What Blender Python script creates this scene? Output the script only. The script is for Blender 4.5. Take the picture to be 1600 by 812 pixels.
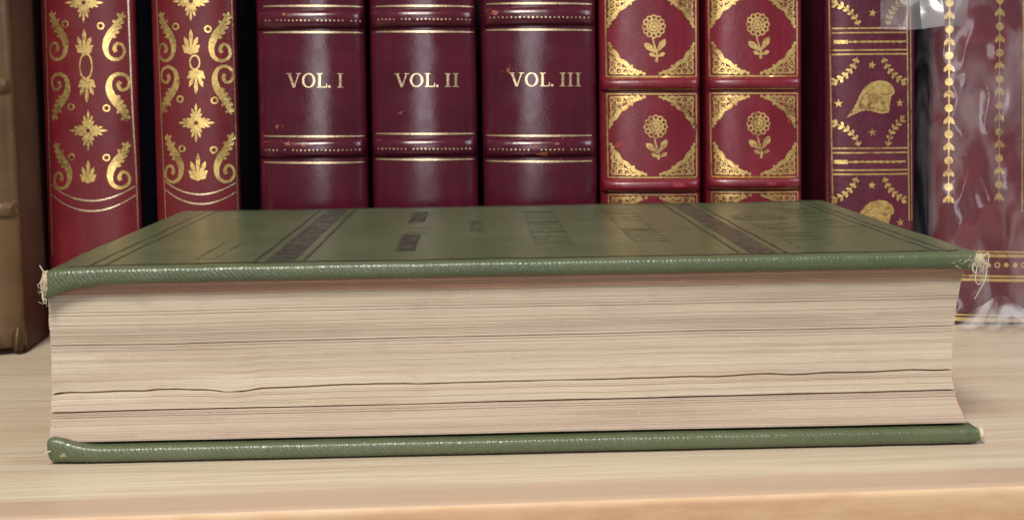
import bpy, bmesh, math, random
from mathutils import Vector, Matrix, noise
R = random.Random(7)
scene = bpy.context.scene
C = scene.collection
for o in list(bpy.data.objects): bpy.data.objects.remove(o)

# ------------------------------------------------------------------ camera
F, PITCH, ROLL, H, PY = 1892.66, 0.05165, -0.01383, 0.09316, 231.44   # focal length in 1600-wide pixels etc.
cam_d = bpy.data.cameras.new('camera'); cam = bpy.data.objects.new('camera', cam_d); C.objects.link(cam)
r0 = Vector((1, 0, 0)); fw = Vector((0, math.cos(PITCH), -math.sin(PITCH))); up0 = r0.cross(fw)
cr = r0*math.cos(ROLL) + up0*math.sin(ROLL); cu = -r0*math.sin(ROLL) + up0*math.cos(ROLL)
m = Matrix.Identity(4)
for i in range(3):
    m[i][0] = cr[i]; m[i][1] = cu[i]; m[i][2] = -fw[i]
m[2][3] = H
cam.matrix_world = m
cam_d.sensor_fit = 'HORIZONTAL'; cam_d.sensor_width = 36.0; cam_d.lens = F/1600*36
cam_d.shift_x = 0; cam_d.shift_y = -(406-PY)/1600
cam_d.clip_start = 0.01; cam_d.clip_end = 50
cam_d.dof.use_dof = True; cam_d.dof.focus_distance = 0.33; cam_d.dof.aperture_fstop = 44
scene.camera = cam

# ------------------------------------------------------------------ world and lamps (indoors)
w = bpy.data.worlds.new('World'); scene.world = w; w.use_nodes = True
bg = w.node_tree.nodes['Background']; bg.inputs[0].default_value = (1.0, 0.96, 0.92, 1); bg.inputs[1].default_value = 0.17
def area(name, loc, target, size, sizey, power, col):
    l = bpy.data.lights.new(name, 'AREA'); l.shape = 'RECTANGLE'; l.size = size; l.size_y = sizey; l.energy = power; l.color = col
    o = bpy.data.objects.new(name, l); C.objects.link(o); o.location = loc
    o.rotation_euler = (Vector(target)-Vector(loc)).to_track_quat('-Z', 'Y').to_euler()
    return o
area('ceiling_lamp', (-0.20, -0.50, 1.05), (0, 0.35, 0.05), 0.34, 0.34, 18.0, (1.0, 0.935, 0.85))
area('far_window', (-0.12, -1.15, 0.28), (0, 0.4, 0.08), 0.34, 0.85, 3.6, (0.93, 0.95, 1.0))
area('side_window', (0.85, 0.10, 0.50), (0.15, 0.36, 0.0), 0.30, 0.40, 3.0, (0.80, 0.89, 1.0))
scene.view_settings.view_transform = 'Standard'; scene.view_settings.look = 'None'
scene.view_settings.exposure = 0.15; scene.view_settings.gamma = 1.0
scene.view_settings.use_curve_mapping = False
scene.render.engine = 'CYCLES'

# ------------------------------------------------------------------ helpers
def at(u, v, Y):
    """point on the vertical plane y = Y that was measured at (u, v) in the photograph"""
    d = cr*((u-800)/F) + cu*((PY-v)/F) + fw
    k = Y/d.y
    return Vector((d.x*k, Y, H + d.z*k))

def mesh(name, verts, faces, mat, parent=None, smooth=False):
    me = bpy.data.meshes.new(name); me.from_pydata([tuple(v) for v in verts], [], faces); me.update()
    if mat: me.materials.append(mat)
    if smooth: me.polygons.foreach_set('use_smooth', [True]*len(me.polygons))
    o = bpy.data.objects.new(name, me); C.objects.link(o)
    if parent: o.parent = parent
    return o

def thing(name, label, cat, loc=(0, 0, 0), rot=(0, 0, 0), group=None):
    o = bpy.data.objects.new(name, None); C.objects.link(o); o.empty_display_size = 0.02
    o.location = loc; o.rotation_euler = rot; o['label'] = label; o['category'] = cat
    if group: o['group'] = group
    return o

def axis(a, b, r, n):
    """coordinates from a to b, dense within r of both ends"""
    e = [r*t for t in (0, 0.08, 0.22, 0.42, 0.68, 1.0)]
    L = [a+x for x in e]; M = [b-x for x in reversed(e)]
    mid = [a+r+(b-a-2*r)*i/n for i in range(1, n)]
    return L+mid+M

def rounded_box(name, lo, hi, r, n, mat, parent, deform=None, smooth=True):
    ax = [axis(lo[i], hi[i], r, n[i]) for i in range(3)]
    bm = bmesh.new(); cache = {}
    def V(i, j, k):
        key = (i, j, k)
        if key not in cache:
            p = Vector((ax[0][i], ax[1][j], ax[2][k]))
            q = Vector([min(max(p[t], lo[t]+r), hi[t]-r) for t in range(3)])
            d = p-q
            if d.length > 1e-9: p = q + d.normalized()*r
            if deform: p = deform(p)
            cache[key] = bm.verts.new(p)
        return cache[key]
    N = [len(a)-1 for a in ax]
    for i in range(N[0]):
        for j in range(N[1]):
            bm.faces.new((V(i, j, 0), V(i, j+1, 0), V(i+1, j+1, 0), V(i+1, j, 0)))
            bm.faces.new((V(i, j, N[2]), V(i+1, j, N[2]), V(i+1, j+1, N[2]), V(i, j+1, N[2])))
    for i in range(N[0]):
        for k in range(N[2]):
            bm.faces.new((V(i, 0, k), V(i+1, 0, k), V(i+1, 0, k+1), V(i, 0, k+1)))
            bm.faces.new((V(i, N[1], k), V(i, N[1], k+1), V(i+1, N[1], k+1), V(i+1, N[1], k)))
    for j in range(N[1]):
        for k in range(N[2]):
            bm.faces.new((V(0, j, k), V(0, j, k+1), V(0, j+1, k+1), V(0, j+1, k)))
            bm.faces.new((V(N[0], j, k), V(N[0], j+1, k), V(N[0], j+1, k+1), V(N[0], j, k+1)))
    bmesh.ops.recalc_face_normals(bm, faces=bm.faces)
    me = bpy.data.meshes.new(name); bm.to_mesh(me); bm.free()
    me.materials.append(mat)
    if smooth: me.polygons.foreach_set('use_smooth', [True]*len(me.polygons))
    o = bpy.data.objects.new(name, me); C.objects.link(o)
    if parent: o.parent = parent
    return o

# ------------------------------------------------------------------ materials
class MT:
    def __init__(s, name):
        s.m = bpy.data.materials.new(name); s.m.use_nodes = True
        s.t = s.m.node_tree; s.n = s.t.nodes; s.b = s.n['Principled BSDF']; s.co = s.n.new('ShaderNodeTexCoord')
    def link(s, a, b): s.t.links.new(a, b)
    def mapped(s, scale, rot=(0, 0, 0)):
        mp = s.n.new('ShaderNodeMapping'); mp.inputs['Scale'].default_value = scale; mp.inputs['Rotation'].default_value = rot
        s.link(s.co.outputs['Object'], mp.inputs[0]); return mp.outputs[0]
    def noise(s, scale, detail=3, rough=0.55, vec=None, dist=0):
        t = s.n.new('ShaderNodeTexNoise'); t.inputs['Scale'].default_value = scale
        t.inputs['Detail'].default_value = detail; t.inputs['Roughness'].default_value = rough; t.inputs['Distortion'].default_value = dist
        s.link(vec if vec else s.co.outputs['Object'], t.inputs['Vector']); return t.outputs['Fac']
    def ramp(s, fac, stops):
        r = s.n.new('ShaderNodeValToRGB'); e = r.color_ramp.elements
        while len(e) < len(stops): e.new(0.5)
        for k, (p, c) in enumerate(stops):
            e[k].position = p; e[k].color = (c, c, c, 1) if isinstance(c, (int, float)) else (*c, 1)
        s.link(fac, r.inputs[0]); return r.outputs[0]
    def mix(s, fac, a, b, mode='MIX'):
        x = s.n.new('ShaderNodeMix'); x.data_type = 'RGBA'; x.blend_type = mode
        for val, sock in ((fac, x.inputs[0]), (a, x.inputs[6]), (b, x.inputs[7])):
            if isinstance(val, (int, float)): sock.default_value = val
            elif isinstance(val, tuple): sock.default_value = (*val, 1)
            else: s.link(val, sock)
        return x.outputs[2]
    def color(s, v):
        if isinstance(v, tuple): s.b.inputs['Base Color'].default_value = (*v, 1)
        else: s.link(v, s.b.inputs['Base Color'])
    def rough(s, v):
        if isinstance(v, (int, float)): s.b.inputs['Roughness'].default_value = v
        else: s.link(v, s.b.inputs['Roughness'])
    def bump(s, h, dist, strength=1.0, prev=None):
        b = s.n.new('ShaderNodeBump'); b.inputs['Strength'].default_value = strength; b.inputs['Distance'].default_value = dist
        s.link(h, b.inputs['Height'])
        if prev: s.link(prev, b.inputs['Normal'])
        s.link(b.outputs[0], s.b.inputs['Normal']); return b.outputs[0]
    def math(s, op, a, b=None):
        x = s.n.new('ShaderNodeMath'); x.operation = op
        for i, v in enumerate((a, b)):
            if v is None: continue
            if isinstance(v, (int, float)): x.inputs[i].default_value = v
            else: s.link(v, x.inputs[i])
        return x.outputs[0]

def leather(name, c1, c2, rub, rough=0.36, grain=900, rub_at=(0.66, 0.8), bumpd=0.00012, spec=0.5):
    t = MT(name)
    base = t.ramp(t.noise(55, 4), [(0.3, c1), (0.7, c2)])
    streak = t.ramp(t.noise(1, 4, 0.6, t.mapped((300, 300, 14))), [(0.4, 0.0), (0.75, 0.35)])
    base = t.mix(streak, base, tuple(x*0.45 for x in c1))
    wear = t.ramp(t.noise(130, 6, 0.7, dist=0.4), [(rub_at[0], 0.0), (rub_at[1], 0.8)])
    t.color(t.mix(wear, base, rub))
    t.rough(t.ramp(t.noise(90, 5, 0.7), [(0.25, rough-0.08), (0.75, rough+0.16)]))
    t.b.inputs['Specular IOR Level'].default_value = spec
    n = t.bump(t.noise(grain, 3, 0.6), bumpd, 0.7)
    t.bump(t.noise(110, 3, 0.5), 0.0003, 0.45, n)
    return t.m

M = {}
M['red'] = leather('red_leather', (0.105, 0.005, 0.010), (0.155, 0.009, 0.015), (0.16, 0.035, 0.03), 0.40)
M['maroon'] = leather('maroon_leather', (0.058, 0.0055, 0.015), (0.085, 0.008, 0.021), (0.14, 0.03, 0.03), 0.165, 1200, (0.72, 0.85), 0.00004)
M['crimson'] = leather('crimson_leather', (0.135, 0.008, 0.018), (0.19, 0.013, 0.026), (0.27, 0.04, 0.03), 0.27, 1000, (0.70, 0.84), 0.00008)
M['plum'] = leather('plum_leather', (0.070, 0.007, 0.020), (0.105, 0.010, 0.029), (0.12, 0.02, 0.04), 0.34, 500, (0.70, 0.86), 0.0003)
M['mottled'] = leather('mottled_red_leather', (0.085, 0.007, 0.016), (0.15, 0.010, 0.020), (0.045, 0.009, 0.024), 0.36, 500, (0.56, 0.74))
M['brown'] = leather('brown_board_paper', (0.092, 0.038, 0.020), (0.112, 0.048, 0.025), (0.13, 0.060, 0.032), 0.6)
M['navy'] = leather('navy_board', (0.018, 0.017, 0.045), (0.025, 0.024, 0.06), (0.03, 0.03, 0.06), 0.65, 2500)  # near-black navy for the side boards facing the gaps
M['navy2'] = leather('dark_blue_board', (0.018, 0.016, 0.040), (0.026, 0.022, 0.055), (0.05, 0.02, 0.05), 0.6, 2500)
M['tan'] = leather('worn_tan_vellum', (0.080, 0.042, 0.017), (0.135, 0.076, 0.032), (0.26, 0.18, 0.09), 0.34, 160, (0.60, 0.74), 0.0002)
M['scuff'] = leather('rubbed_leather', (0.22, 0.05, 0.03), (0.34, 0.11, 0.06), (0.45, 0.25, 0.16), 0.6)
M['redscuff'] = leather('rubbed_red_leather', (0.26, 0.024, 0.026), (0.32, 0.035, 0.034), (0.42, 0.08, 0.06), 0.5)

def gold(name, col, worn, thr=(0.58, 0.78), rough=0.36, metal=0.75):
    t = MT(name)
    wv = t.math('ADD', t.math('MULTIPLY', t.noise(420, 5, 0.75), 0.62), t.math('MULTIPLY', t.noise(70, 3, 0.6), 0.40))
    t.color(t.mix(t.ramp(wv, [(thr[0], 0.0), (thr[1], 1.0)]), col, worn))
    t.b.inputs['Metallic'].default_value = metal
    t.rough(t.ramp(t.noise(900, 3), [(0.3, rough-0.08), (0.7, rough+0.14)]))
    t.bump(t.noise(1500, 3), 0.0001, 0.6)
    return t.m
M['gold'] = gold('gold_leaf', (0.90, 0.63, 0.23), (0.36, 0.17, 0.07), (0.52, 0.66), 0.30, 0.9)
M['palegold'] = gold('pale_gold_leaf', (0.95, 0.74, 0.45), (0.45, 0.20, 0.12), (0.58, 0.76), 0.28, 0.9)
M['dimgold'] = gold('dim_gold_leaf', (0.72, 0.50, 0.19), (0.24, 0.10, 0.05), (0.50, 0.66), 0.36, 0.85)  # dimmer copy of the gold, right-hand shade put into the colour
M['engraved'] = gold('engraved_gold', (0.40, 0.26, 0.09), (0.25, 0.13, 0.05))

# pine shelf: pale lacquered top with grain along x, warmer front edge
t = MT('pine_wood')
g1 = t.noise(1, 6, 0.6, t.mapped((2.2, 46, 46)), 0.6)
g2 = t.noise(1, 6, 0.75, t.mapped((14, 700, 700)), 0.2)
col = t.ramp(g1, [(0.30, (0.69, 0.625, 0.50)), (0.46, (0.665, 0.59, 0.46)), (0.55, (0.62, 0.53, 0.41)), (0.64, (0.68, 0.61, 0.48)), (0.8, (0.54, 0.44, 0.34))])
col = t.mix(0.55, col, t.ramp(g2, [(0.35, (0.62, 0.52, 0.42)), (0.6, (0.97, 0.95, 0.92))]), 'MULTIPLY')
sp = t.n.new('ShaderNodeSeparateXYZ'); t.link(t.co.outputs['Object'], sp.inputs[0])
yy = t.math('ADD', sp.outputs[1], t.math('MULTIPLY', t.math('SUBTRACT', t.noise(1, 3, 0.5, t.mapped((5, 90, 90))), 0.5), 0.006))
hs = t.ramp(t.math('MULTIPLY', yy, 10.0), [(0.0, 0.9), (0.10, 0.75), (0.14, 0.0), (0.55, 0.0), (0.60, 0.28), (0.70, 0.28), (0.76, 0.0)])
col = t.mix(hs, col, (0.45, 0.315, 0.22))
vo = t.n.new('ShaderNodeTexVoronoi'); vo.inputs['Scale'].default_value = 1.0
t.link(t.mapped((9, 55, 20)), vo.inputs['Vector'])
fleck = t.ramp(vo.outputs['Distance'], [(0.03, 1.0), (0.10, 0.0)])
g3 = t.noise(1, 3, 0.5, t.mapped((3.5, 230, 230)), 0.5)
col = t.mix(t.ramp(g3, [(0.52, 0.0), (0.55, 0.22), (0.58, 0.0), (0.68, 0.16), (0.72, 0.0)]), col, (0.42, 0.29, 0.19))
t.color(t.mix(t.math('MULTIPLY', fleck, 0.35), col, (0.36, 0.22, 0.13)))
t.rough(t.ramp(t.noise(1, 4, 0.6, t.mapped((20, 300, 300))), [(0.3, 0.24), (0.7, 0.40)]))
t.bump(g2, 0.00012, 0.5); M['pine'] = t.m
t = MT('pine_front_edge')
g1 = t.noise(1, 6, 0.6, t.mapped((3, 60, 60)), 0.8)
g2 = t.noise(1, 5, 0.6, t.mapped((60, 200, 200)))
col = t.ramp(g1, [(0.3, (0.68, 0.52, 0.33)), (0.5, (0.62, 0.43, 0.26)), (0.65, (0.56, 0.35, 0.21)), (0.8, (0.70, 0.55, 0.36))])
t.color(t.mix(0.4, col, t.ramp(g2, [(0.35, (0.75, 0.5, 0.35)), (0.6, (1, 0.95, 0.9))]), 'MULTIPLY')); t.rough(0.6); t.bump(g2, 0.0002, 0.5); M['pine_edge'] = t.m
t = MT('dark_back_wood'); t.color(t.ramp(t.noise(1, 4, 0.6, t.mapped((4, 60, 60))), [(0.3, (0.02, 0.013, 0.01)), (0.7, (0.035, 0.022, 0.015))])); t.rough(0.6); M['back'] = t.m

# green book cloth: diagonal ribbed grain
def cloth(name, rib, speck, fine, r0_=0.22, r1_=0.36):
    t = MT(name)
    wv = t.n.new('ShaderNodeTexWave'); wv.wave_type = 'BANDS'; wv.bands_direction = 'X'
    mp = t.n.new('ShaderNodeMapping'); mp.vector_type = 'POINT'; mp.inputs['Rotation'].default_value = (0, math.radians(38), math.radians(38))
    t.link(t.co.outputs['Object'], mp.inputs[0]); t.link(mp.outputs[0], wv.inputs['Vector'])
    wv.inputs['Scale'].default_value = 430; wv.inputs['Distortion'].default_value = 6.5; wv.inputs['Detail'].default_value = 3; wv.inputs['Detail Scale'].default_value = 1.5
    cl = t.ramp(t.noise(28, 5, 0.6), [(0.3, (0.074, 0.094, 0.047)), (0.7, (0.104, 0.126, 0.069))])
    dk = t.ramp(t.noise(160, 5, 0.7), [(0.60, 0.0), (0.78, 0.55)])
    cl = t.mix(dk, cl, (0.030, 0.055, 0.035))
    lt = t.ramp(t.noise(520, 4, 0.7), [(0.64, 0.0), (0.76, speck)])
    t.color(t.mix(lt, cl, (0.24, 0.27, 0.17)))
    t.rough(t.ramp(t.noise(300, 4), [(0.3, r0_), (0.7, r1_)]))
    n1 = t.bump(wv.outputs['Fac'], rib, 0.6); t.bump(t.noise(1600, 2), 0.0001*fine, 0.6, n1)
    return t.m
M['green'] = cloth('green_book_cloth', 0.00007, 0.30, 1.7, 0.17, 0.42)
M['green_flat'] = cloth('green_book_cloth_pressed', 0.000004, 0.06, 0.03, 0.29, 0.33)

t = MT('dark_stamped_ink')
t.color(t.ramp(t.noise(260, 5, 0.75), [(0.42, (0.022, 0.024, 0.020)), (0.70, (0.075, 0.085, 0.055))])); t.rough(0.42); M['ink'] = t.m
t = MT('violet_black_stamped_ink')
t.color(t.ramp(t.noise(170, 5, 0.8), [(0.38, (0.028, 0.027, 0.026)), (0.54, (0.052, 0.052, 0.045)), (0.68, (0.10, 0.11, 0.075))])); t.rough(0.40); M['bandink'] = t.m
t = MT('faint_rubbed_ink')
t.color(t.ramp(t.noise(300, 5, 0.8), [(0.40, (0.046, 0.056, 0.036)), (0.58, (0.088, 0.112, 0.058))])); t.rough(0.40); M['faintink'] = t.m
t = MT('exposed_board'); t.color(t.ramp(t.noise(700, 4, 0.7), [(0.3, (0.32, 0.24, 0.13)), (0.7, (0.56, 0.47, 0.32))])); t.rough(0.9); t.bump(t.noise(1800, 3), 0.0004, 0.8); M['millboard'] = t.m
t = MT('linen_thread'); t.color((0.56, 0.51, 0.38)); t.rough(0.9); M['thread'] = t.m
t = MT('rubbed_green_cloth'); t.color(t.ramp(t.noise(900, 4, 0.7), [(0.35, (0.12, 0.13, 0.07)), (0.65, (0.34, 0.30, 0.19))])); t.rough(0.8); M['rubbed'] = t.m

def paper(name, stops, stain, amt, zs=1700):
    t = MT(name)
    s1 = t.noise(1, 5, 0.75, t.mapped((1.6, 1.6, zs*1.5)))
    s2 = t.noise(1, 5, 0.6, t.mapped((5, 5, zs*0.30)))
    s3 = t.noise(1, 4, 0.6, t.mapped((9, 9, 70)))
    c = t.ramp(s1, stops)
    c = t.mix(t.ramp(s2, [(0.48, 0.0), (0.72, amt)]), c, stain)
    c = t.mix(t.ramp(s3, [(0.50, 0.0), (0.75, 0.45)]), c, tuple(x*0.85 for x in stain))
    c = t.mix(t.ramp(t.noise(1, 5, 0.7, t.mapped((110, 110, 240))), [(0.54, 0.0), (0.74, 0.30)]), c, tuple(x*0.9 for x in stain))
    c = t.mix(t.ramp(t.noise(800, 4, 0.7), [(0.62, 0.0), (0.74, 0.35)]), c, (0.80, 0.72, 0.56))
    t.color(c); t.rough(0.85); t.b.inputs['Specular IOR Level'].default_value = 0.2
    t.bump(t.noise(1, 3, 0.6, t.mapped((60, 60, 4500))), 0.00008, 0.5)
    return t.m
M['page'] = paper('aged_page_edges', [(0.25, (0.34, 0.265, 0.19)), (0.40, (0.525, 0.44, 0.34)), (0.60, (0.60, 0.52, 0.41)), (0.76, (0.72, 0.645, 0.525))], (0.42, 0.30, 0.225), 0.6)
M['page_low'] = paper('browned_page_edges', [(0.25, (0.38, 0.29, 0.22)), (0.5, (0.51, 0.41, 0.325)), (0.75, (0.60, 0.495, 0.40))], (0.39, 0.265, 0.21), 0.6)
M['shaded_endpaper'] = paper('brown_shaded_endpaper_edges', [(0.30, (0.46, 0.26, 0.17)), (0.5, (0.54, 0.34, 0.23)), (0.72, (0.66, 0.48, 0.35))], (0.44, 0.22, 0.15), 0.5)  # brown endpapers, with the upper board's shadow partly painted into the colour
M['leaves'] = paper('book_leaves', [(0.3, (0.35, 0.29, 0.2)), (0.7, (0.5, 0.42, 0.3))], (0.3, 0.2, 0.14), 0.4)
t = MT('red_stained_edge'); t.color(t.ramp(t.noise(1, 4, 0.6, t.mapped((40, 40, 1500))), [(0.35, (0.36, 0.07, 0.07)), (0.7, (0.50, 0.22, 0.18))])); t.rough(0.8); M['rededge'] = t.m

# clear plastic film; whitish haze patches paint in its soft glare
def film(name, haze):
    t = MT(name); n = t.n; n.remove(t.b)
    out = n['Material Output']
    tr = n.new('ShaderNodeBsdfTransparent'); tr.inputs[0].default_value = (0.95, 0.95, 0.96, 1)
    gl = n.new('ShaderNodeBsdfGlossy'); gl.inputs['Roughness'].default_value = 0.16
    df = n.new('ShaderNodeBsdfDiffuse'); df.inputs[0].default_value = (0.85, 0.83, 0.86, 1)
    lw = n.new('ShaderNodeLayerWeight'); lw.inputs[0].default_value = 0.5
    bp = n.new('ShaderNodeBump'); bp.inputs['Distance'].default_value = 0.0006; bp.inputs['Strength'].default_value = 0.5
    t.link(t.noise(60, 3, 0.5, dist=1.5), bp.inputs['Height'])
    for x in (gl, lw): t.link(bp.outputs[0], x.inputs['Normal'])
    m1 = n.new('ShaderNodeMixShader'); t.link(t.ramp(t.noise(38, 3, 0.5, t.mapped((1.6, 1.6, 0.6)), dist=1.0), [(0.44, 0.012), (0.60, haze)]), m1.inputs[0]); t.link(tr.outputs[0], m1.inputs[1]); t.link(df.outputs[0], m1.inputs[2])
    m2 = n.new('ShaderNodeMixShader'); t.link(t.math('ADD', t.math('MULTIPLY', t.math('POWER', lw.outputs['Facing'], 5.0), 0.9), 0.06), m2.inputs[0]); t.link(m1.outputs[0], m2.inputs[1]); t.link(gl.outputs[0], m2.inputs[2])
    t.link(m2.outputs[0], out.inputs[0]); return t.m
M['film'] = film('clear_plastic_film', 0.13)
M['loose'] = film('loose_plastic_film', 0.38)

# ------------------------------------------------------------------ shelf
SY = 0.2685                      # front edge of the shelf
def shelf_round(p): return p
sh = rounded_box('shelf', (-0.60, 0, -0.022), (0.60, 0.40, 0.0), 0.0022, (40, 20, 3), M['pine'], None)
sh.location = (0, SY-0.0008, 0); sh.rotation_euler = (0, 0, 0.059)
sh.data.materials.append(M['pine_edge'])
for p in sh.data.polygons:
    if p.normal.y < -0.75 and p.center.y < 0.01: p.material_index = 1
sh['kind'] = 'structure'
bk = rounded_box('back_panel', (-0.60, 0.69, -0.022), (0.60, 0.70, 0.32), 0.001, (8, 2, 8), M['back'], None); bk['kind'] = 'structure'

# ------------------------------------------------------------------ flat ornament toolkit (units: photograph pixels on the spine plane)
def smooth(pts, n=5):
    out = []
    P = [Vector(p) for p in pts]
    for i in range(len(P)-1):
        a = P[max(i-1, 0)]; b = P[i]; c = P[i+1]; d = P[min(i+2, len(P)-1)]
        for k in range(n):
            s = k/n
            out.append(0.5*((2*b)+(c-a)*s+(2*a-5*b+4*c-d)*s*s+(3*b-a-3*c+d)*s**3))
    out.append(P[-1]); return out
def ribbon(pts, ws, n=5):
    """tapered stroke; ws has one width per point"""
    q = smooth(pts, n); W = []
    for i in range(len(pts)-1):
        for k in range(n): W.append(ws[i]+(ws[i+1]-ws[i])*k/n)
    W.append(ws[-1])
    L = []; Rr = []
    for i, p in enumerate(q):
        d = q[min(i+1, len(q)-1)]-q[max(i-1, 0)]
        if d.length < 1e-9: d = Vector((1, 0))
        d.normalize(); nn = Vector((-d.y, d.x))*W[i]/2
        L.append(p+nn); Rr.append(p-nn)
    return [[L[i], L[i+1], Rr[i+1], Rr[i]] for i in range(len(q)-1)]
def line(a, b, wd, n=24):
    return ribbon([a, b], [wd, wd], n)
def disc(c, r, n=10, sy=1.0):
    return [[Vector((c[0]+r*math.cos(2*math.pi*k/n), c[1]+sy*r*math.sin(2*math.pi*k/n))) for k in range(n)]]
def ring(c, r, wd, n=16, sy=1.0):
    o = []
    for k in range(n):
        a0 = 2*math.pi*k/n; a1 = 2*math.pi*(k+1)/n
        o.append([Vector((c[0]+rr*math.cos(a), c[1]+sy*rr*math.sin(a))) for rr, a in ((r+wd/2, a0), (r+wd/2, a1), (r-wd/2, a1), (r-wd/2, a0))])
    return o
def petal(c, ang, L, wd, tip=0.62):
    d = Vector((math.cos(ang), math.sin(ang))); nn = Vector((-d.y, d.x)); c = Vector(c)
    prof = [(0, 0.12), (0.25, 0.5), (tip, 1.0), (0.85, 0.72), (1.0, 0.12)]
    return [[c+d*L*s+nn*wd/2*k for s, k in prof]+[c+d*L*s-nn*wd/2*k for s, k in reversed(prof)]]
def star(c, r, rot=0):
    c = Vector(c); o = []
    for k in range(5):
        a = rot-math.pi/2+2*math.pi*k/5
        p = [c, c+0.42*r*Vector((math.cos(a-math.pi/5), math.sin(a-math.pi/5))), c+r*Vector((math.cos(a), math.sin(a))), c+0.42*r*Vector((math.cos(a+math.pi/5), math.sin(a+math.pi/5)))]
        o.append(p)
    return o
def palmette(c, ang, L):
    o = []
    for k, (da, l) in enumerate(((-66, .34), (66, .34), (-46, .50), (46, .50), (-22, .74), (22, .74), (0, 1.0))):
        o += petal(c, ang+math.radians(da), L*l*1.02, L*0.175, 0.75)
    d = Vector((math.cos(ang), math.sin(ang)))
    o += disc(Vector(c)+d*L*0.1, L*0.15)
    return o
def rosette(c, r):
    o = []
    for k in range(4):
        a = k*math.pi/2; s = 1.0 if k % 2 else 0.92
        c0 = Vector(c)+Vector((math.cos(a), math.sin(a)))*r*0.16
        for da, l in ((-64, .30), (64, .30), (-42, .44), (42, .44), (-20, .64), (20, .64), (0, .86)):
            o += petal(c0, a+math.radians(da), r*l*s*1.05, r*0.145, 0.75)
    return o
def scroll(box, fx, fy):
    """acanthus S-scroll in a box (u0, v0, u1, v1); as drawn: leaf tip top left, curl at the bottom"""
    u0, v0, u1, v1 = box; W = u1-u0; Hh = v1-v0
    def q(x, z):
        if fx: x = 1-x
        if fy: z = 1-z
        return (u0+W*x, v1-Hh*z)
    pts = [(.14, 1.0), (.24, .88), (.42, .72), (.68, .57), (.88, .42), (.96, .26), (.84, .09), (.52, .01), (.2, .05), (.06, .17), (.16, .31), (.40, .34), (.53, .24), (.44, .17)]
    ws = [.05, .22, .34, .40, .38, .30, .22, .18, .16, .14, .14, .17, .20, .20]
    o = ribbon([q(*p) for p in pts], [k*W*0.95 for k in ws], 4)
    for (x, z), (x2, z2), wd in (((.30, .84), (-.02, .96), .17), ((.40, .74), (.02, .83), .18), ((.52, .66), (.10, .70), .18), ((.64, .58), (.22, .58), .18), ((.76, .50), (.38, .48), .16), ((.25, .88), (.42, .99), .12), ((.45, .73), (.62, .85), .12)):
        a = Vector(q(x, z)); b = Vector(q(x2, z2)); d = b-a
        o += petal(a, math.atan2(d.y, d.x), d.length*0.86, wd*W*1.25)
    return o
def sprig(a, b, bow, n=6, L=9.5, wd=4.6):
    a = Vector(a); b = Vector(b); d = b-a; nn = Vector((-d.y, d.x)).normalized()*bow
    pt = lambda s: a+d*s+nn*4*s*(1-s)
    o = ribbon([pt(k/6) for k in range(7)], [1.4]*7, 3)
    for k in range(n):
        s = 0.10+0.86*k/(n-1); p = pt(s); tg = pt(min(s+.05, 1.05))-pt(s-.05); an = math.atan2(tg.y, tg.x)+math.pi
        for da in (-0.72, 0.72): o += petal(p, an+da, L*(1-0.25*s), wd)
    o += petal(pt(0.06), math.atan2(-d.y, -d.x), L*0.9, wd)
    return o
def filigree(c, su, sv, W=56, Hh=50):
    """openwork corner piece: corner at c, running su * W across and sv * Hh down"""
    q = lambda x, y: (c[0]+su*W*x, c[1]+sv*Hh*y)
    o = []
    arc = [(.02, 1.0), (.07, .80), (.20, .66), (.30, .46), (.46, .36), (.60, .20), (.80, .10), (1.0, .03)]
    o += ribbon([q(*p) for p in arc], [2, 4.5, 6.5, 6, 6.5, 6, 4.5, 2], 4)
    for x, y, r in ((.10, .12, 4.2), (.28, .12, 4.6), (.12, .34, 4.6), (.46, .10, 4.4), (.10, .56, 4.2), (.28, .30, 4.4), (.64, .07, 3.4), (.07, .76, 3.2), (.80, .04, 2.4)):
        o += ring(q(x, y), r, 2.1, 10); o += disc(q(x+.01, y-.01), r*0.34, 6)
    for (x, y), (x2, y2) in (((.04, .04), (.30, .30)), ((.03, .05), (.05, .9)), ((.05, .03), (.92, .05)), ((.20, .20), (.46, .22)), ((.20, .22), (.20, .50))):
        o += ribbon([q(x, y), q((x+x2)/2+.03, (y+y2)/2), q(x2, y2)], [1.6, 2.4, 1.2], 3)
    for x, y, r in ((.98, .03, 2.6), (.02, .97, 2.6), (.88, .09, 2.4), (.08, .88, 2.3), (.40, .43, 2.2), (.24, .60, 2.4), (.64, .27, 2.2)): o += disc(q(x, y), r, 7)
    return o

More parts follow.
